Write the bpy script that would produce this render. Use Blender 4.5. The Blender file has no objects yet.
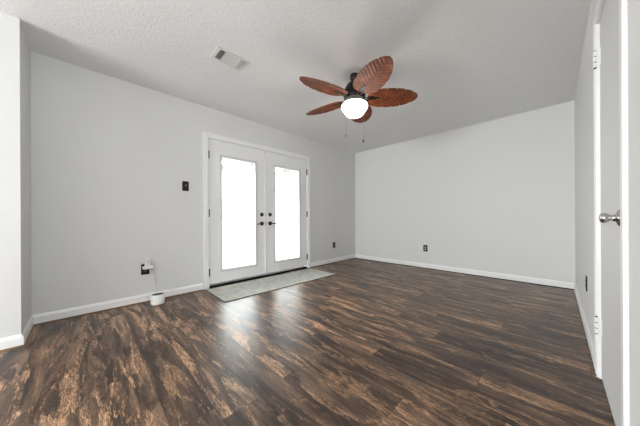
import bpy, bmesh, math, random
from mathutils import Vector, Matrix
random.seed(7)
sc = bpy.context.scene
COL = sc.collection
PI = math.pi

# ------------------------------------------------------------------ camera
W = 3.4723; H = 2.44; YJ = -4.796; XJ = 0.475; YR = -9.6
cam_d = bpy.data.cameras.new('camera'); cam = bpy.data.objects.new('camera', cam_d); COL.objects.link(cam)
yaw, pitch, roll = -0.7859, 0.0001, -0.0051
F = Vector((math.cos(pitch)*math.sin(yaw), math.cos(pitch)*math.cos(yaw), math.sin(pitch)))
R = Vector((math.cos(yaw), -math.sin(yaw), 0)); U = R.cross(F)
R2 = math.cos(roll)*R + math.sin(roll)*U; U2 = -math.sin(roll)*R + math.cos(roll)*U
m = Matrix((R2, U2, -F)).transposed().to_4x4(); m.translation = Vector((3.2923, -4.4553, 0.9437))
cam.matrix_world = m
cam_d.sensor_fit = 'HORIZONTAL'; cam_d.sensor_width = 36
cam_d.lens = 235.064/640*36
cam_d.shift_x = 0; cam_d.shift_y = (217.815-213)/640
cam_d.clip_start = 0.02
sc.camera = cam

# ------------------------------------------------------------------ world, lights, exposure
wd = bpy.data.worlds.new('world'); sc.world = wd; wd.use_nodes = True
bg = wd.node_tree.nodes['Background']; bg.inputs[0].default_value = (0.95, 0.98, 1.0, 1); bg.inputs[1].default_value = 11.0
def area(name, loc, rot, sx, sy, power, color=(1, 1, 1), portal=False):
    l = bpy.data.lights.new(name, 'AREA'); l.shape = 'RECTANGLE'; l.size = sx; l.size_y = sy; l.energy = power; l.color = color
    o = bpy.data.objects.new(name, l); COL.objects.link(o); o.location = loc; o.rotation_euler = rot
    if portal: l.cycles.is_portal = True
    return o
area('french_door_daylight_portal', (-0.2, -2.4, 1.02), (0, -PI/2, 0), 2.0, 1.8, 10, portal=True)
area('rear_fill', (1.5, YR+0.50, 1.1), (PI/2+0.70, 0, 0), 1.7, 1.5, 105, (1, 0.99, 0.975))  # added fill behind the camera, tilted up to brighten ceiling and walls
area('rear_ceiling_fill', (2.2, -7.2, 2.40), (0, 0, 0), 0.6, 0.6, 14, (1, 0.97, 0.93))  # added overhead fill behind the camera, no fixture modelled
area('side_fill_portal', (W+0.03, -4.6, 1.55), (0, PI/2, 0), 0.9, 0.8, 10, portal=True)  # portal for the added side opening that brightens the left wall
sc.view_settings.view_transform = 'Standard'; sc.view_settings.look = 'None'
sc.view_settings.gamma = 1; sc.view_settings.use_curve_mapping = False
sc.view_settings.exposure = 0.46
sc.cycles.max_bounces = 10; sc.cycles.diffuse_bounces = 6

# ------------------------------------------------------------------ materials
def mat(name, color, rough=0.5, metal=0.0, spec=0.5):
    M = bpy.data.materials.new(name); M.use_nodes = True
    b = M.node_tree.nodes['Principled BSDF']
    b.inputs['Base Color'].default_value = (*color, 1); b.inputs['Roughness'].default_value = rough
    b.inputs['Metallic'].default_value = metal; b.inputs['Specular IOR Level'].default_value = spec
    return M
class NT:
    def __init__(s, M): s.t = M.node_tree; s.n = s.t.nodes; s.l = s.t.links; s.b = s.n['Principled BSDF']
    def new(s, typ, **kw):
        n = s.n.new(typ)
        for k, v in kw.items(): setattr(n, k, v)
        return n
    def link(s, a, b): s.l.new(a, b)
    def math(s, op, a, b=None, c=None):
        n = s.new('ShaderNodeMath', operation=op)
        for i, v in enumerate((a, b, c)):
            if v is None: continue
            if isinstance(v, (int, float)): n.inputs[i].default_value = v
            else: s.link(v, n.inputs[i])
        return n.outputs[0]
    def noise(s, vec, scale, detail=4, rough=0.5, dist=0.0):
        n = s.new('ShaderNodeTexNoise'); n.inputs['Scale'].default_value = scale; n.inputs['Detail'].default_value = detail
        n.inputs['Roughness'].default_value = rough; n.inputs['Distortion'].default_value = dist
        s.link(vec, n.inputs['Vector']); return n.outputs[0]
    def ramp(s, fac, stops, interp='LINEAR'):
        n = s.new('ShaderNodeValToRGB'); n.color_ramp.interpolation = interp
        e = n.color_ramp.elements
        while len(e) < len(stops): e.new(0.5)
        for i, (p, c) in enumerate(stops): e[i].position = p; e[i].color = (*c, 1)
        s.link(fac, n.inputs[0]); return n.outputs[0]
    def mix(s, fac, a, b, bt='MIX'):
        n = s.new('ShaderNodeMix', data_type='RGBA', blend_type=bt)
        for sock, v in ((n.inputs[0], fac), (n.inputs[6], a), (n.inputs[7], b)):
            if isinstance(v, (int, float)): sock.default_value = v
            elif isinstance(v, tuple): sock.default_value = (*v, 1)
            else: s.link(v, sock)
        return n.outputs[2]
    def bump(s, h, strength, dist):
        n = s.new('ShaderNodeBump'); n.inputs['Strength'].default_value = strength; n.inputs['Distance'].default_value = dist
        s.link(h, n.inputs['Height']); s.link(n.outputs[0], s.b.inputs['Normal'])
    def coords(s, kind='Object'):
        return s.new('ShaderNodeTexCoord').outputs[kind]
    def mapping(s, vec, scale=(1, 1, 1), loc=(0, 0, 0)):
        n = s.new('ShaderNodeMapping'); n.inputs['Scale'].default_value = scale; n.inputs['Location'].default_value = loc
        s.link(vec, n.inputs[0]); return n.outputs[0]

def wall_mat():
    M = mat('wall_paint', (0.70, 0.70, 0.70), 0.75, spec=0.25); t = NT(M); v = t.coords()
    n = t.noise(v, 110, 3); t.bump(n, 0.12, 0.003)
    return M
def ceil_mat():
    M = mat('ceiling_texture', (0.64, 0.64, 0.64), 0.9, spec=0.1); t = NT(M); v = t.coords()
    a = t.noise(v, 62, 4, 0.62); b = t.noise(v, 150, 2, 0.5)
    h = t.math('ADD', a, t.math('MULTIPLY', b, 0.5)); t.bump(h, 0.6, 0.007)
    t.link(t.ramp(a, [(0.3, (0.78, 0.78, 0.785)), (0.7, (0.85, 0.85, 0.855))]), t.b.inputs['Base Color'])
    return M
def floor_mat():
    M = mat('plank_floor', (0.1, 0.08, 0.06), 0.32); t = NT(M); v = t.coords()
    sp = t.new('ShaderNodeSeparateXYZ'); t.link(v, sp.inputs[0]); x, y = sp.outputs[0], sp.outputs[1]
    PW, PL = 0.182, 1.22
    ry = t.math('DIVIDE', y, PW); row = t.math('FLOOR', ry)
    wn = t.new('ShaderNodeTexWhiteNoise', noise_dimensions='1D'); t.link(row, wn.inputs['W'])
    rx = t.math('ADD', t.math('DIVIDE', x, PL), t.math('MULTIPLY', wn.outputs[0], 7.0)); colm = t.math('FLOOR', rx)
    cb = t.new('ShaderNodeCombineXYZ'); t.link(row, cb.inputs[0]); t.link(colm, cb.inputs[1])
    w2 = t.new('ShaderNodeTexWhiteNoise', noise_dimensions='2D'); t.link(cb.outputs[0], w2.inputs['Vector'])
    rnd = w2.outputs[0]
    # per-plank offset of the grain
    off = t.new('ShaderNodeVectorMath', operation='SCALE'); t.link(w2.outputs[1], off.inputs[0]); off.inputs['Scale'].default_value = 23.0
    ad = t.new('ShaderNodeVectorMath', operation='ADD'); t.link(v, ad.inputs[0]); t.link(off.outputs[0], ad.inputs[1])
    g = ad.outputs[0]
    big = t.noise(t.mapping(g, (1.1, 7.5, 1)), 1.5, 7, 0.66, 0.8)
    blot = t.noise(t.mapping(g, (1.5, 8.5, 1)), 1.5, 5, 0.60, 1.0)
    fine = t.noise(t.mapping(g, (4.0, 95, 1)), 2.2, 4, 0.65, 1.0)
    wav = t.noise(t.mapping(g, (7, 46, 1)), 2.2, 4, 0.7, 2.6)
    base = t.ramp(big, [(0.34, (0.017, 0.012, 0.010)), (0.45, (0.052, 0.033, 0.024)), (0.56, (0.125, 0.082, 0.056)), (0.70, (0.23, 0.155, 0.105))])
    tan = t.ramp(wav, [(0.34, (0.15, 0.085, 0.050)), (0.45, (0.35, 0.205, 0.118)), (0.60, (0.56, 0.365, 0.225))])
    fac = t.ramp(t.math('ADD', blot, t.math('MULTIPLY', t.math('SUBTRACT', wav, 0.5), 0.42)), [(0.525, (0, 0, 0)), (0.60, (0.55, 0.55, 0.55)), (0.71, (1, 1, 1))])
    c = t.mix(fac, base, tan)
    sq = t.ramp(wav, [(0.34, (0.38, 0.36, 0.35)), (0.46, (0.95, 0.95, 0.95)), (0.62, (1.35, 1.32, 1.28))])
    c = t.mix(0.75, c, sq, 'MULTIPLY')
    gr = t.ramp(fine, [(0.34, (0.50, 0.49, 0.49)), (0.50, (1.05, 1.05, 1.05)), (0.68, (1.4, 1.38, 1.35))])
    c = t.mix(0.8, c, gr, 'MULTIPLY')
    pv = t.ramp(rnd, [(0.0, (0.66, 0.62, 0.60)), (0.5, (0.95, 0.91, 0.88)), (1.0, (1.25, 1.17, 1.10))])
    c = t.mix(1.0, c, pv, 'MULTIPLY')
    # seams
    fy = t.math('FRACT', ry); ey = t.math('MULTIPLY', t.math('MINIMUM', fy, t.math('SUBTRACT', 1.0, fy)), PW)
    fx = t.math('FRACT', rx); ex = t.math('MULTIPLY', t.math('MINIMUM', fx, t.math('SUBTRACT', 1.0, fx)), PL)
    e = t.math('MINIMUM', ex, ey)
    s = t.ramp(e, [(0.0, (0.55, 0.55, 0.55)), (0.0022, (1, 1, 1))])
    c = t.mix(1.0, c, s, 'MULTIPLY')
    t.link(c, t.b.inputs['Base Color'])
    t.link(t.math('MULTIPLY_ADD', fine, 0.10, 0.30), t.b.inputs['Roughness'])
    t.b.inputs['Specular IOR Level'].default_value = 0.45
    t.bump(t.math('ADD', t.math('MULTIPLY', fine, 0.5), s), 0.15, 0.0015)
    return M
def thin_glass():
    M = bpy.data.materials.new('window_glass'); M.use_nodes = True; T = M.node_tree; n = T.nodes; n.clear()
    o = n.new('ShaderNodeOutputMaterial'); mx = n.new('ShaderNodeMixShader'); tr = n.new('ShaderNodeBsdfTransparent'); gl = n.new('ShaderNodeBsdfGlossy')
    tr.inputs[0].default_value = (0.95, 0.97, 0.96, 1); gl.inputs['Roughness'].default_value = 0.02
    fr = n.new('ShaderNodeFresnel'); fr.inputs[0].default_value = 1.45
    T.links.new(fr.outputs[0], mx.inputs[0]); T.links.new(tr.outputs[0], mx.inputs[1]); T.links.new(gl.outputs[0], mx.inputs[2]); T.links.new(mx.outputs[0], o.inputs[0])
    return M
def blade_mat():
    M = mat('carved_blade_wood', (0.25, 0.08, 0.03), 0.55, spec=0.3); t = NT(M); v = t.coords()
    sp = t.new('ShaderNodeSeparateXYZ'); t.link(v, sp.inputs[0]); x, y = sp.outputs[0], sp.outputs[1]
    ay = t.math('ABSOLUTE', y)
    ph = t.math('MULTIPLY', t.math('SUBTRACT', x, t.math('MULTIPLY', ay, 0.95)), 2*PI/0.046)
    wob = t.noise(v, 22, 3, 0.6)
    ph = t.math('ADD', ph, t.math('MULTIPLY', wob, 4.5))
    w = t.math('MULTIPLY_ADD', t.math('SINE', ph), 0.5, 0.5)
    mid = t.ramp(ay, [(0.0, (0, 0, 0)), (0.006, (1, 1, 1))])
    n = t.noise(t.mapping(v, (6, 40, 10)), 3, 4, 0.6, 0.5); n2 = t.noise(v, 9, 3)
    c = t.ramp(w, [(0.0, (0.050, 0.013, 0.006)), (0.30, (0.14, 0.033, 0.012)), (1.0, (0.23, 0.054, 0.016))])
    c = t.mix(t.math('MULTIPLY', n, 0.6), c, (0.09, 0.026, 0.012))
    c = t.mix(t.ramp(n2, [(0.45, (0, 0, 0)), (0.7, (0.6, 0.6, 0.6))]), c, (0.32, 0.095, 0.034))
    c = t.mix(mid, (0.10, 0.03, 0.015), c)
    t.link(c, t.b.inputs['Base Color'])
    t.bump(t.math('MULTIPLY', w, mid), 0.6, 0.004)
    return M
def mat_rug():
    M = mat('woven_mat', (0.5, 0.52, 0.47), 0.95, spec=0.1); t = NT(M); v = t.coords()
    a = t.noise(t.mapping(v, (1, 1, 1)), 14, 5, 0.65); b = t.noise(v, 160, 2)
    c = t.ramp(a, [(0.32, (0.36, 0.37, 0.33)), (0.5, (0.50, 0.51, 0.465)), (0.68, (0.62, 0.625, 0.58))])
    t.link(t.mix(t.math('MULTIPLY', b, 0.35), c, (0.62, 0.63, 0.58)), t.b.inputs['Base Color'])
    t.bump(b, 0.5, 0.003); return M

M_wall = wall_mat(); M_ceil = ceil_mat(); M_floor = floor_mat(); M_glass = thin_glass(); M_blade = blade_mat(); M_rug = mat_rug()
M_trim = mat('trim_white', (0.84, 0.84, 0.845), 0.35)
M_door = mat('door_white', (0.81, 0.81, 0.815), 0.42)
M_closet = mat('closet_door_paint', (0.66, 0.66, 0.66), 0.45)
M_lite = mat('lite_frame_plastic', (0.66, 0.66, 0.66), 0.4)
M_black = mat('black_metal', (0.012, 0.011, 0.010), 0.35, 0.3)
M_bronze = mat('dark_bronze', (0.022, 0.019, 0.017), 0.4, 0.6)
M_fan = mat('fan_black', (0.014, 0.012, 0.011), 0.3, 0.4)
M_nickel = mat('satin_nickel', (0.50, 0.48, 0.46), 0.22, 1.0)
M_recept = mat('receptacle_face', (0.05, 0.045, 0.04), 0.4)
M_recgrey = mat('receptacle_grey', (0.30, 0.30, 0.29), 0.4)
M_tog = mat('toggle_pale', (0.45, 0.44, 0.42), 0.4)
M_plastic = mat('white_plastic', (0.80, 0.80, 0.79), 0.35)
M_dkpl = mat('dark_grey_plastic', (0.09, 0.09, 0.09), 0.6)
M_cord = mat('pale_cord', (0.50, 0.50, 0.49), 0.5)
M_vent = mat('vent_enamel', (0.68, 0.68, 0.66), 0.45)
M_duct = mat('duct_shade', (0.03, 0.03, 0.03), 0.9)
M_raw = mat('raw_floor_edge', (0.26, 0.17, 0.10), 0.8)
M_gap = mat('threshold_bronze_gap_shade', (0.012, 0.010, 0.009), 0.8, spec=0.1)  # threshold metal, also the strip painted as shade below the baseboards
M_conc = mat('patio_concrete', (0.55, 0.54, 0.52), 0.9)
M_cover = mat('patio_cover_white', (0.75, 0.75, 0.74), 0.7)
M_beam = mat('beam_brown', (0.24, 0.225, 0.215), 0.8)
M_fence = mat('fence_wood', (0.55, 0.50, 0.46), 0.85)
for MM, sc_ in ((M_conc, 6), (M_fence, 10)):
    t = NT(MM); n = t.noise(t.coords(), sc_, 4); c0 = tuple(MM.node_tree.nodes['Principled BSDF'].inputs[0].default_value)[:3]
    t.link(t.mix(n, tuple(a*0.85 for a in c0), tuple(min(1, a*1.12) for a in c0)), t.b.inputs['Base Color'])
M_glow = mat('lit_glass_shade', (0.95, 0.93, 0.9), 0.3)
b = M_glow.node_tree.nodes['Principled BSDF']; b.inputs['Emission Color'].default_value = (1, 0.955, 0.88, 1); b.inputs['Emission Strength'].default_value = 3.2

# ------------------------------------------------------------------ mesh helpers
def box(bm, x0, x1, y0, y1, z0, z1):
    vs = [bm.verts.new((x, y, z)) for x in (x0, x1) for y in (y0, y1) for z in (z0, z1)]
    for q in ((0, 1, 3, 2), (4, 6, 7, 5), (0, 4, 5, 1), (2, 3, 7, 6), (0, 2, 6, 4), (1, 5, 7, 3)):
        bm.faces.new([vs[i] for i in q])
    return vs
def lathe(bm, prof, n=32, mtx=Matrix()):
    rings = []
    for r, z in prof:
        if r < 1e-6: rings.append([bm.verts.new(mtx @ Vector((0, 0, z)))])
        else: rings.append([bm.verts.new(mtx @ Vector((r*math.cos(2*PI*i/n), r*math.sin(2*PI*i/n), z))) for i in range(n)])
    for a, b in zip(rings, rings[1:]):
        for i in range(n):
            j = (i+1) % n
            if len(a) == 1 and len(b) == 1: continue
            if len(a) == 1: bm.faces.new((a[0], b[j], b[i]))
            elif len(b) == 1: bm.faces.new((a[i], a[j], b[0]))
            else: bm.faces.new((a[i], a[j], b[j], b[i]))
    for rg in (rings[0], rings[-1]):
        if len(rg) > 1: bm.faces.new(rg if rg is rings[-1] else rg[::-1])
def tube(bm, pts, r, n=8):
    pts = [Vector(p) for p in pts]; rings = []
    for i, p in enumerate(pts):
        d = (pts[min(i+1, len(pts)-1)] - pts[max(i-1, 0)]).normalized()
        a = d.orthogonal().normalized() if i == 0 else (prev - prev.dot(d)*d).normalized()
        prev = a; c = d.cross(a)
        rings.append([bm.verts.new(p + r*(math.cos(2*PI*k/n)*a + math.sin(2*PI*k/n)*c)) for k in range(n)])
    for a, b in zip(rings, rings[1:]):
        for i in range(n): bm.faces.new((a[i], a[(i+1) % n], b[(i+1) % n], b[i]))
    bm.faces.new(rings[0][::-1]); bm.faces.new(rings[-1])
def obj(name, bm, m, parent=None, smooth=False, bevel=0, loc=None, rot=None, seg=2):
    bmesh.ops.recalc_face_normals(bm, faces=bm.faces)
    me = bpy.data.meshes.new(name); bm.to_mesh(me); bm.free(); me.materials.append(m)
    o = bpy.data.objects.new(name, me); COL.objects.link(o)
    if parent: o.parent = parent
    if loc: o.location = loc
    if rot: o.rotation_euler = rot
    if smooth:
        for p in me.polygons: p.use_smooth = True
    if bevel:
        md = o.modifiers.new('bevel', 'BEVEL'); md.width = bevel; md.segments = seg; md.limit_method = 'ANGLE'
    return o
def boxes(name, lst, m, parent=None, bevel=0, **kw):
    bm = bmesh.new()
    for b_ in lst: box(bm, *b_)
    return obj(name, bm, m, parent, bevel=bevel, **kw)
def cyl(name, prof, m, parent=None, mtx=Matrix(), n=32, **kw):
    bm = bmesh.new(); lathe(bm, prof, n, mtx); o = obj(name, bm, m, parent, **kw)
    for p in o.data.polygons: p.use_smooth = len(p.vertices) <= 4
    return o
def empty(name, loc=(0, 0, 0), rot=(0, 0, 0)):
    o = bpy.data.objects.new(name, None); COL.objects.link(o); o.location = loc; o.rotation_euler = rot; o.empty_display_size = 0.1; return o
def tag(o, label, cat, group=None):
    o['label'] = label; o['category'] = cat
    if group: o['group'] = group
    return o
def struct(o, label=None, cat=None):
    o['kind'] = 'structure'
    if label: o['label'] = label
    if cat: o['category'] = cat
    return o

# ------------------------------------------------------------------ room shell
T = 0.14
D0, D1, DZ = -3.292, -1.498, 2.04          # french door opening
C0, C1, CZ = -3.061, -2.328, 2.075          # closet door opening
struct(boxes('floor', [(-T, W+T, YR-T, T, -0.06, 0.0)], M_floor), 'dark brown rustic wood plank floor with tan worn patches', 'floor')
struct(boxes('ceiling', [(-T, W+T, YR-T, T, H, H+0.1)], M_ceil), 'pale grey textured ceiling', 'ceiling')
struct(boxes('wall_left', [(-T, 0, YJ-T, D0, 0, H), (-T, 0, D1, 0, 0, H), (-T, 0, D0, D1, DZ, H)], M_wall), 'light grey wall with the glass double doors', 'wall')
struct(boxes('wall_back', [(-T, W+T, 0, T, 0, H)], M_wall), 'plain light grey far wall with one dark outlet', 'wall')
struct(boxes('wall_right', [(W, W+T, YR, -5.0, 0, H), (W, W+T, -4.2, C0, 0, H), (W, W+T, -5.0, -4.2, 0, 1.1), (W, W+T, -5.0, -4.2, 2.0, H), (W, W+T, C1, 0, 0, H), (W, W+T, C0, C1, CZ, H)], M_wall), 'light grey wall at the right holding the narrow white door', 'wall')
struct(boxes('wall_partition', [(0, XJ, YJ-T, YJ, 0, H), (XJ-T, XJ, YR, YJ-T, 0, H)], M_wall), 'light grey wall corner jutting out at the left edge', 'wall')
WX0, WX1, WZ0, WZ1 = 0.7, 3.3, 0.5, 2.2
struct(boxes('wall_rear', [(XJ-T, WX0, YR-T, YR, 0, H), (WX1, W+T, YR-T, YR, 0, H), (WX0, WX1, YR-T, YR, 0, WZ0), (WX0, WX1, YR-T, YR, WZ1, H)], M_wall))
wf = struct(boxes('added_rear_window', [(WX0, WX1, YR-0.09, YR-0.05, WZ0, WZ0+.05), (WX0, WX1, YR-0.09, YR-0.05, WZ1-.05, WZ1), (WX0, WX0+.05, YR-0.09, YR-0.05, WZ0, WZ1), (WX1-.05, WX1, YR-0.09, YR-0.05, WZ0, WZ1), (1.975, 2.025, YR-0.09, YR-0.05, WZ0, WZ1)], M_trim))  # unseen window, added to let light in from behind the camera
boxes('pane', [(WX0+.05, WX1-.05, YR-0.072, YR-0.068, WZ0+.05, WZ1-.05)], M_glass, wf)

w2 = struct(boxes('added_side_window', [(W+.05, W+.09, -5.0, -4.2, 1.1, 1.14), (W+.05, W+.09, -5.0, -4.2, 1.96, 2.0), (W+.05, W+.09, -5.0, -4.96, 1.14, 1.96), (W+.05, W+.09, -4.24, -4.2, 1.14, 1.96), (W+.05, W+.09, -4.96, -4.24, 1.53, 1.57)], M_trim))  # unseen window, added so sky light reaches the left wall
boxes('pane', [(W+.068, W+.072, -4.96, -4.24, 1.14, 1.96)], M_glass, w2)

# baseboards: profile swept along a straight run (height 9 cm, eased top)
BH, BT = 0.090, 0.014
def baseboard(name, segs):
    bm = bmesh.new()
    for (x0, y0, x1, y1, nx, ny) in segs:      # wall line, normal into the room
        prof = [(0, 0.011), (BT, 0.011), (BT, BH-0.022), (BT*0.62, BH-0.008), (BT*0.35, BH), (0, BH)]
        A = [bm.verts.new((x0+nx*d, y0+ny*d, z)) for d, z in prof]; B = [bm.verts.new((x1+nx*d, y1+ny*d, z)) for d, z in prof]
        for i in range(len(prof)): j = (i+1) % len(prof); bm.faces.new((A[i], A[j], B[j], B[i]))
        bm.faces.new(A); bm.faces.new(B)
    return struct(obj(name, bm, M_trim))
baseboard('baseboard_left', [(0, YJ, 0, D0-0.068, 1, 0), (0, D1+0.068, 0, -BT, 1, 0)])
baseboard('baseboard_back', [(0, 0, W, 0, 0, -1)])
baseboard('baseboard_right', [(W, C1+0.059, W, -BT, -1, 0), (W, YR, W, C0-0.059, -1, 0)])
baseboard('baseboard_partition', [(BT, YJ, XJ+BT, YJ, 0, 1), (XJ, YJ, XJ, YR, 1, 0)])
# exposed floor edge strip and dark strip coloured as the shade under the baseboards
struct(boxes('trim_4', [(0.001, 0.019, YJ, D0-0.07, 0, 0.010), (0.018, XJ+0.019, YJ+.001, YJ+0.019, 0, 0.010), (XJ+.001, XJ+0.019, YR, YJ, 0, 0.010)], M_raw), 'thin raw tan strip along the floor under the left baseboard', 'trim')
struct(boxes('trim_5', [(0.001, 0.0145, D1+0.07, -0.0145, 0, 0.0105), (0.001, W-0.001, -0.0145, -0.001, 0, 0.0105), (W-0.0145, W-0.001, C1+0.059, -0.0145, 0, 0.0105)], M_gap), 'dark strip standing in for the shade under the far baseboards', 'trim')

# casings (mitred look: stepped profile)
def casing(name, x, nx, y0, y1, z1, w, zb=0.0, th=0.017):
    L = []
    for (f0, f1, tt) in ((0, 1, th*0.62), (0.012, 0.28, th), (0.36, 0.92, th*0.85)):
        xa, xb = min(x, x+nx*tt), max(x, x+nx*tt)
        L.append((xa, xb, y0-w*(1-f0), y0-w*(1-f1), zb, z1+w*(1-f0)))
        L.append((xa, xb, y1+w*(1-f1), y1+w*(1-f0), zb, z1+w*(1-f0)))
        L.append((xa, xb, y0-w*(1-f1), y1+w*(1-f1), z1+w*(1-f1), z1+w*(1-f0)))
    return struct(boxes(name, L, M_trim, bevel=0.0015))
casing('trim_1', 0, 1, D0+.012, D1-.012, DZ-.012, 0.068)
casing('trim_2', W, -1, C0+.006, C1-.006, CZ-.006, 0.065, th=0.0135)
# jambs
struct(boxes('trim_3', [(-T, 0, D0, D0+.012, 0, DZ), (-T, 0, D1-.012, D1, 0, DZ), (-T, 0, D0, D1, DZ-.012, DZ),
                        (-0.07, -0.055, D0+.012, D0+.03, 0, DZ-.012), (-0.07, -0.055, D1-.03, D1-.012, 0, DZ-.012)], M_trim))
struct(boxes('trim_6', [(W-0.002, W+T, C0, C0+.012, 0, CZ), (W-0.002, W+T, C1-.012, C1, 0, CZ), (W-0.002, W+T, C0, C1, CZ-.012, CZ), (W+0.05, W+.06, C0, C1, 0, CZ), ], M_trim))
struct(boxes('trim_7', [(-0.10, -0.002, D0+.012, D1-.012, 0.0, 0.030)], M_gap, bevel=0.004), 'dark bronze threshold under the double doors', 'threshold')

# ------------------------------------------------------------------ french doors
def rosette(parent, name, y, z, r, x, label=None):
    mt = Matrix.Translation((x, y, z)) @ Matrix.Rotation(PI/2, 4, 'Y')
    o = cyl(name, [(0, 0), (r, 0), (r, 0.006), (r*0.86, 0.011), (r*0.5, 0.013), (0, 0.013)], M_black, parent, mt)
    return o
def french_leaf(name, y0, y1, hinge_y, latch_y, side, label):
    xf, xb = -0.004, -0.048
    gz0, gz1 = 0.225, 1.800; yc = (y0+y1)/2; g0, g1 = yc-0.262, yc+0.262
    z0, z1 = 0.055, DZ-0.016
    d = boxes(name, [(xb, xf, y0, g0, z0, z1), (xb, xf, g1, y1, z0, z1), (xb, xf, g0, g1, z0, gz0), (xb, xf, g0, g1, gz1, z1)], M_door)
    struct(d, label, 'door')
    # raised lite frame with a sloped lip
    bm = bmesh.new(); fw = 0.028
    for xs, xt in ((xf, xf+0.011), (xb-0.011, xb)):
        for b_ in ((g0-fw, g1+fw, gz0-fw, gz0+.006), (g0-fw, g1+fw, gz1-.006, gz1+fw), (g0-fw, g0+.006, gz0+.006, gz1-.006), (g1-.006, g1+fw, gz0+.006, gz1-.006)):
            box(bm, xs, xt, *b_)
    obj('glass_frame', bm, M_lite, d, bevel=0.004)
    boxes('glass_pane', [(-0.028, -0.022, g0+.001, g1-.001, gz0+.001, gz1-.001)], M_glass, d)
    db = rosette(d, 'deadbolt', latch_y, 1.0, 0.031, xf)
    boxes('thumb_turn', [(xf+0.013, xf+0.030, latch_y-0.006, latch_y+0.006, 0.982, 1.018)], M_black, db, bevel=0.003)
    hd = rosette(d, 'door_handle', latch_y, 0.857, 0.033, xf)
    bm = bmesh.new(); tube(bm, [(xf+0.010, latch_y, .857), (xf+0.048, latch_y, .857)], 0.011, 12)
    tube(bm, [(xf+0.048, latch_y-side*0.006, .857), (xf+0.050, latch_y+side*0.03, .858), (xf+0.050, latch_y+side*0.07, .855), (xf+0.046, latch_y+side*0.105, .851)], 0.0085, 10)
    obj('lever', bm, M_black, hd, smooth=True)
    for hz in (1.80, 1.015, 0.215):
        bm = bmesh.new(); lathe(bm, [(0, -.056), (.004, -.054), (.0085, -.05), (.0085, .05), (.004, .054), (0, .056)], 12, Matrix.Translation((0.006, hinge_y, hz)))
        box(bm, xf-.001, xf+.003, hinge_y-.008, hinge_y+.008, hz-.05, hz+.05)
        obj('hinge', bm, M_bronze, d)
    return d
MY = -2.402
dl = french_leaf('door_1', D0+.016, MY-.002, D0+.014, MY-0.068, -1, 'left leaf of the white glazed double doors')
dr = french_leaf('door_2', MY+.002, D1-.016, D1-.014, MY+0.085, 1, 'right leaf of the white glazed double doors')
boxes('astragal', [(-0.004, 0.006, MY-.012, MY+.010, 0.055, DZ-.016)], M_door, dl, bevel=0.002)
boxes('latch_plate', [(0.0055, 0.0075, MY-.006, MY+.003, 0.83, 0.885), (0.0055, 0.0075, MY-.006, MY+.003, 0.975, 1.02)], M_nickel, dl)

# ------------------------------------------------------------------ closet door in the right wall
XD = W + 0.006
cd = boxes('door_3', [(XD, XD+0.035, C0+.014, C1-.014, 0.012, CZ-.016)], M_closet)
struct(cd, 'narrow plain white door in the right wall', 'door')
for hz in (1.858, 0.31):
    bm = bmesh.new()
    for k in range(3): lathe(bm, [(0, -.0145), (.0085, -.014), (.0085, .014), (0, .0145)], 14, Matrix.Translation((W-0.013, C1-.018, hz-.033+.033*k)))
    box(bm, W-.006, XD+.001, C1-.020, C1-.0135, hz-.045, hz+.045)
    box(bm, XD-.003, XD+.0005, C1-.045, C1-.016, hz-.045, hz+.045)
    hg = obj('hinge', bm, M_plastic, cd)
    bm = bmesh.new(); lathe(bm, [(0, -.053), (.0062, -.052), (.0062, .052), (0, .053)], 12, Matrix.Translation((W-0.013, C1-.018, hz))); obj('hinge_pin', bm, M_bronze, hg)
ky, kz = -2.920, 0.937
mt = Matrix.Translation((XD, ky, kz)) @ Matrix.Rotation(-PI/2, 4, 'Y')
kn = cyl('door_knob', [(0, 0), (.033, 0), (.033, .004), (.026, .008), (.015, .011), (.0125, .020), (.013, .026), (.017, .031), (.0205, .038), (.0205, .046), (.0165, .053), (.007, .056), (0, .056)], M_nickel, cd, mt)
kn['label'] = 'round satin nickel knob'

# ------------------------------------------------------------------ wall plates
def plate(name, w, h, m, loc, rot):
    bm = bmesh.new(); box(bm, -w/2, w/2, -0.006, 0, -h/2, h/2)
    o = obj(name, bm, m, bevel=0.003, loc=loc, rot=rot); return o
def outlet(loc, rot, label, face=None):
    o = plate('wall_outlet', 0.076, 0.120, M_bronze, loc, rot); tag(o, label, 'outlet', None)
    for dz in (-.0195, .0195):
        mt = Matrix.Translation((0, -0.006, dz)) @ Matrix.Rotation(PI/2, 4, 'X')
        bm = bmesh.new(); lathe(bm, [(0, 0), (.0172, 0), (.0172, .002), (0, .002)], 24, mt)
        r = obj('receptacle', bm, face or M_recept, o)
        boxes('slot', [(-.0075, -.0055, -.0086, -.0079, dz-.002, dz+.007), (.0055, .0075, -.0086, -.0079, dz-.001, dz+.006), (-.002, .002, -.0086, -.0079, dz-.010, dz-.006)], M_black, r)
    mt = Matrix.Translation((0, -0.006, 0)) @ Matrix.Rotation(PI/2, 4, 'X')
    cyl('screw', [(0, 0), (.0035, 0), (.003, .0012), (0, .0015)], M_nickel, o, mt, 12)
    return o
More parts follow.
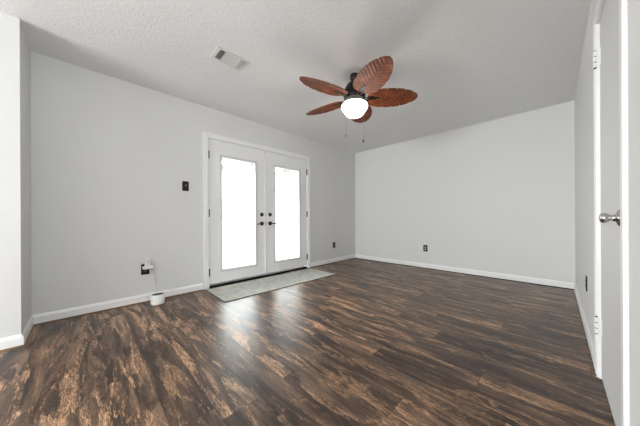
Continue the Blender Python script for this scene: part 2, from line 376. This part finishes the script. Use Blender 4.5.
# local -Y is the outward face: back wall rot 0, left wall +90, right wall -90
outlet((1.591, -0.0005, 0.372), (0, 0, 0), 'dark outlet with grey sockets low on the far back wall', M_recgrey)
outlet((0.0005, -0.755, 0.372), (0, 0, PI/2), 'small dark outlet low on the left wall between double doors and far corner')
outlet((0.0005, -3.975, 0.372), (0, 0, PI/2), 'dark outlet behind the white plug-in device on the left wall')
outlet((W-0.0005, -1.575, 0.400), (0, 0, -PI/2), 'dark outlet low on the right wall, seen nearly edge-on')
sw = plate('light_switch', 0.076, 0.122, M_bronze, (0.0005, -3.560, 1.352), (0, 0, PI/2)); tag(sw, 'black toggle light switch plate on wall left of the double doors', 'light switch')
bm = bmesh.new(); vs = box(bm, -.005, .005, -.022, -.006, .000, .014); obj('toggle', bm, M_tog, sw, bevel=0.002)
boxes('toggle_slot', [(-.0075, .0075, -.0072, -.006, -.014, .014)], M_black, sw)
for dz in (-.045, .045): cyl('screw', [(0, 0), (.0032, 0), (.0028, .0012), (0, .0015)], M_bronze, sw, Matrix.Translation((0, -.006, dz)) @ Matrix.Rotation(PI/2, 4, 'X'), 12)

# ------------------------------------------------------------------ plug-in device, its cord, canister
pd = empty('plug_in_device', (0.0075, -3.958, 0.392)); tag(pd, 'white plug-in device stuck into the low left outlet', 'plug-in device')
boxes('device_body', [(0.0, 0.045, -0.026, 0.026, 0.0, 0.108)], M_plastic, pd, bevel=0.010, seg=3)
boxes('device_base', [(0.0, 0.060, -0.046, 0.052, -0.014, 0.016)], M_plastic, pd, bevel=0.008, seg=3)
boxes('device_panel', [(0.0445, 0.0475, -0.012, 0.014, 0.030, 0.085)], M_lite, pd, bevel=0.002)
boxes('device_foot', [(0.006, 0.052, 0.010, 0.046, -0.020, -0.013)], M_dkpl, pd)
cx, cy = 0.170, -3.888
cn = empty('white_canister', (cx, cy, 0)); tag(cn, 'short round white canister standing on the floor below the plug-in device', 'canister')
cyl('canister_body', [(0, 0.0), (.058, 0.0), (.064, .004), (.066, .02), (.065, .101), (.0635, .107), (.059, .109), (.057, .101), (0, .099)], M_plastic, cn, n=48)
cyl('canister_lid', [(0, .098), (.0565, .098), (.0565, .104), (.030, .1055), (.012, .1055), (0, .1055)], M_dkpl, cn, n=48)
bm = bmesh.new()
pts = [(0.045, -3.908, .376), (0.048, -3.902, .34), (0.040, -3.888, .29), (0.042, -3.882, .255)]
for k in range(11):
    a = 2*PI*k/10; pts.append((0.044+.003*k/10, -3.882+.014*math.sin(a), .235+.020*math.cos(a)))
pts += [(0.055, -3.884, .20), (0.075, -3.886, .165), (0.115, -3.886, .128), (0.150, -3.886, .107)]
tube(bm, pts, 0.0022, 6); tag(obj('power_cord', bm, M_cord, smooth=True), 'thin pale cord looping from the plug-in device down to the canister', 'cord')

# ------------------------------------------------------------------ door mat
mx_, my_ = 0.378, -2.412
dm = empty('door_mat', (mx_, my_, 0), (0, 0, math.radians(-1.2))); tag(dm, 'long thin pale grey-green mat on the floor before the double doors', 'mat')
bm = bmesh.new(); nx_, ny_ = 16, 46; hw, hl = 0.315, 0.93
top = [[bm.verts.new((-hw+2*hw*i/nx_, -hl+2*hl*j/ny_, 0.0055+0.0012*math.sin(i*1.7+j*.6)*math.sin(j*.9))) for j in range(ny_+1)] for i in range(nx_+1)]
bot = [[bm.verts.new((-hw+2*hw*i/nx_, -hl+2*hl*j/ny_, 0.0005)) for j in range(ny_+1)] for i in range(nx_+1)]
for i in range(nx_):
    for j in range(ny_): bm.faces.new((top[i][j], top[i+1][j], top[i+1][j+1], top[i][j+1])); bm.faces.new((bot[i][j], bot[i][j+1], bot[i+1][j+1], bot[i+1][j]))
for i in range(nx_):
    for j in (0, ny_): bm.faces.new((top[i][j], bot[i][j], bot[i+1][j], top[i+1][j]))
for j in range(ny_):
    for i in (0, nx_): bm.faces.new((top[i][j], top[i][j+1], bot[i][j+1], bot[i][j]))
obj('mat_field', bm, M_rug, dm, smooth=False)
e = 0.012
boxes('mat_binding', [(-hw-.001, hw+.001, -hl-.006, -hl+.002, .0005, .0075), (-hw-.001, hw+.001, hl-.002, hl+.006, .0005, .0075), (hw-.002, hw+.007, -hl-.006, hl+.006, .0005, .0078), (-hw-.006, -hw+.002, -hl-.006, hl+.006, .0005, .0078)], mat('mat_edge_tape', (0.13, 0.13, 0.105), 0.9), dm, bevel=0.002)

# ------------------------------------------------------------------ ceiling vent (three-way register)
vt = empty('ceiling_vent', (1.140, -3.487, H)); tag(vt, 'small rectangular metal air vent in the ceiling left of the fan', 'vent')
hx, hy = 0.092, 0.150
bm = bmesh.new()
for b_ in ((-hx, hx, -hy, -hy+.035), (-hx, hx, hy-.035, hy), (-hx, -hx+.020, -hy+.035, hy-.035), (hx-.020, hx, -hy+.035, hy-.035)): box(bm, *b_, -0.009, -0.0005)
obj('vent_frame', bm, M_vent, vt, bevel=0.004)
boxes('vent_duct_shade', [(-hx+.02, hx-.02, -hy+.022, hy-.022, -0.0012, -0.0004)], M_duct, vt)  # flat dark sheet, its colour stands in for shade inside the duct
def slat(bm, c, axis, half, tilt, w=0.016):
    rm = Matrix.Translation(c) @ Matrix.Rotation(tilt, 4, axis)
    v0 = len(bm.verts)
    if axis == 'X': vs = box(bm, -half, half, -w/2, w/2, -.0006, .0006)
    else: vs = box(bm, -w/2, w/2, -half, half, -.0006, .0006)
    for v in vs: v.co = rm @ v.co
iy = hy-.035; ix = hx-.020
for k in range(4):
    bm = bmesh.new(); slat(bm, (0, -iy+.007+.0115*k, -.008), 'X', ix, math.radians(64)); obj('vent_slat', bm, M_vent, vt)
for k in range(4):
    bm = bmesh.new(); slat(bm, (0, iy-.007-.0115*k, -.008), 'X', ix, math.radians(-80)); obj('vent_slat', bm, M_vent, vt)
for k in range(8):
    bm = bmesh.new(); slat(bm, (-ix+.009+.018*k, 0, -.008), 'Y', iy-.047, math.radians(-28 if k < 4 else -28), 0.021); obj('vent_slat', bm, M_vent, vt)
for q in (-iy+.045, iy-.049): boxes('vent_divider', [(-ix, ix, q, q+.004, -.010, -.001)], M_vent, vt)

# ------------------------------------------------------------------ ceiling fan
FX, FY = 1.808, -2.452
fan = empty('ceiling_fan', (FX, FY, H)); tag(fan, 'ceiling fan with five reddish brown palm leaf blades and lit white glass shade', 'ceiling fan')
def zz(l): return [(r, z-H) for r, z in l]
cyl('canopy', zz([(0, H-.0005), (.044, H-.0005), (.046, H-.012), (.044, H-.04), (.040, H-.062), (.018, H-.068), (0, H-.068)]), M_fan, fan, n=40)
cyl('down_rod', zz([(0, 2.385), (.014, 2.385), (.014, 2.34), (0, 2.34)]), M_fan, fan, n=20)
cyl('motor_housing', zz([(0, 2.375), (.028, 2.375), (.050, 2.362), (.080, 2.335), (.100, 2.30), (.110, 2.268), (.114, 2.240), (.110, 2.225), (.114, 2.215), (.110, 2.190), (.088, 2.172), (.072, 2.168), (.072, 2.150), (.060, 2.145), (0, 2.145)]), M_fan, fan, n=48)
cyl('light_fitter', zz([(0, 2.150), (.062, 2.150), (.082, 2.145), (.090, 2.137), (.088, 2.128), (0, 2.128)]), M_fan, fan, n=40)
cyl('lamp_shade', zz([(0, 2.142), (.078, 2.140), (.100, 2.140), (.124, 2.132), (.136, 2.116), (.137, 2.100), (.128, 2.078), (.112, 2.058), (.100, 2.042), (.092, 2.028), (.076, 2.014), (.052, 2.005), (.025, 2.001), (0, 2.000)]), M_glow, fan, n=48)
def blade_mesh():
    bm = bmesh.new(); r0, r1 = 0.135, 0.655; N, K = 72, 10; hwid = 0.133
    rows = []
    for i in range(N+1):
        s = i/N; x = r0 + (r1-r0)*s
        u = 2*(s**0.74)-1
        env = hwid*max(0, 1-abs(u)**2.5)**0.55*(0.93+0.07*math.sin(PI*s))
        if s < 0.06: env = max(env, 0.030)
        saw = 1.0
        if 0.18 < s < 0.96:
            fr = (s*5.6) % 1.0; saw = 1.0 - 0.15*max(0, (fr-0.78)/0.22)**1.5
        wy = max(env*saw, 0.003)
        rows.append([(x - 0.0*abs(j/K), wy*j/K, -0.010*(abs(j/K))**2*(wy/hwid)) for j in range(-K, K+1)])
    topv = [[bm.verts.new((x, y, z+.004)) for x, y, z in r] for r in rows]; botv = [[bm.verts.new((x, y, z-.004)) for x, y, z in r] for r in rows]
    n = 2*K
    for i in range(N):
        for j in range(n):
            bm.faces.new((topv[i][j], topv[i+1][j], topv[i+1][j+1], topv[i][j+1])); bm.faces.new((botv[i][j], botv[i][j+1], botv[i+1][j+1], botv[i+1][j]))
        for j in (0, n): bm.faces.new((topv[i][j], botv[i][j], botv[i+1][j], topv[i+1][j]))
    for i in (0, N):
        for j in range(n): bm.faces.new((topv[i][j], topv[i][j+1], botv[i][j+1], botv[i][j]))
    return bm
def iron_mesh():
    bm = bmesh.new()
    # arm from the motor out to a leaf-shaped plate under the blade
    pts = [(0.085, 0, -.012), (0.115, 0, -.016), (0.14, 0, -.014), (0.165, 0, -.0085)]
    for dy in (-.012, .012): tube(bm, [(a, dy*(1+2*max(0, a-.10)*6), z) for a, b_, z in pts], 0.006, 8)
    out = [(0.150, 0.020), (0.17, 0.026), (0.20, 0.020), (0.23, 0.012), (0.262, 0.0)]
    ring = [(x, y) for x, y in out] + [(x, -y) for x, y in out[-2::-1]]
    t_ = [bm.verts.new((x, y, -.0045)) for x, y in ring]; b_ = [bm.verts.new((x, y, -.0105)) for x, y in ring]
    bm.faces.new(t_); bm.faces.new(b_[::-1])
    for i in range(len(ring)): j = (i+1) % len(ring); bm.faces.new((t_[i], t_[j], b_[j], b_[i]))
    for (x, y) in ((.165, .012), (.165, -.012), (.215, 0)): lathe(bm, [(0, -.013), (.004, -.0125), (.005, -.0105), (0, -.0105)], 10, Matrix.Translation((x, y, 0)))
    return bm
bme = None
phi0, PIT = 5.785, math.radians(-13.5)
b0 = obj('blade', blade_mesh(), M_blade, fan); i0 = obj('blade_iron', iron_mesh(), M_fan, b0)
for k in range(5):
    if k == 0: bl = b0
    else:
        bl = b0.copy(); COL.objects.link(bl); bl.parent = fan
        ir = i0.copy(); COL.objects.link(ir); ir.parent = bl
    bl.location = (0, 0, 2.200-H)
    bl.rotation_euler = (Matrix.Rotation(phi0 + k*2*PI/5, 4, 'Z') @ Matrix.Rotation(PIT, 4, 'X')).to_euler()
M_chain = mat('chain_metal', (0.22, 0.21, 0.20), 0.35, 0.9)
for sgn, zb in ((-1, 1.802), (1, 1.745)):
    x, y = 0.092*sgn*R.x, 0.092*sgn*R.y
    x0, y0 = x*0.7, y*0.7
    bm = bmesh.new(); tube(bm, [(x0, y0, 2.145-H), (x*1.35, y*1.35, 2.13-H), (x*1.72, y*1.72, 2.10-H), (x*1.72, y*1.72, 2.0-H)], 0.0012, 6)
    bm.free()
    bm = bmesh.new(); px, py = x*0.98, y*0.98
    tube(bm, [(px*.75, py*.75, 2.15-H), (px*1.0-sgn*0, py*1.0, 2.148-H), (px*1.005, py*1.005, 2.10-H), (px, py, zb+.02-H)], 0.0013, 6)
    ch = obj('pull_chain', bm, M_chain, fan, smooth=True)
    cyl('chain_pull', [(0, .022), (.003, .021), (.0062, .012), (.0075, .002), (.006, -.010), (.003, -.014), (0, -.014)], M_fan, ch, Matrix.Translation((px, py, zb-H)), 16)
fl = bpy.data.lights.new('fan_bulb', 'POINT'); fl.energy = 4; fl.shadow_soft_size = 0.12; fl.color = (1, 0.93, 0.84)
flo = bpy.data.objects.new('fan_bulb', fl); COL.objects.link(flo); flo.location = (FX, FY, 1.90)

# ------------------------------------------------------------------ outside, seen blown out through the glass
pt = boxes('patio_slab', [(-3.6, -T, -6.5, 1.5, -0.12, -0.03)], M_conc); struct(pt, 'pale concrete patio outside the glass doors', 'patio')
pc = empty('patio_cover', (-1.9, -2.5, 0)); tag(pc, 'white patio cover with beams outside the glass doors', 'patio cover')
boxes('cover_roof', [(-1.6, 1.74, -3.4, 3.4, 2.62, 2.66)], M_cover, pc)
for k in range(6): boxes('rafter', [(-1.6, 1.74, -3.2+1.22*k, -3.15+1.22*k, 2.47, 2.62)], M_beam, pc)
boxes('beam', [(-1.5, -1.40, -3.4, 3.4, 2.30, 2.47)], M_beam, pc)
for yy in (-2.6, 0.35, 3.1): boxes('post', [(-1.5, -1.40, yy-.05, yy+.05, -0.03, 2.30)], M_beam, pc, bevel=0.006)
fc = empty('backyard_fence', (-6.5, -1, -0.1)); tag(fc, 'pale wooden board fence beyond the patio', 'fence')
bm = bmesh.new()
for k in range(90): box(bm, -0.01, 0.01, -6.5+.145*k, -6.36+.145*k, 0, 1.83)
obj('fence_boards', bm, M_fence, fc)
boxes('fence_rail', [(0.01, 0.05, -6.5, 6.5, .3, .39), (0.01, 0.05, -6.5, 6.5, 1.5, 1.59)], M_fence, fc)
gd = mat('pale_gravel', (0.55, 0.55, 0.53), 0.95); struct(boxes('ground', [(-30, -3.6, -25, 25, -0.2, -0.1)], gd))
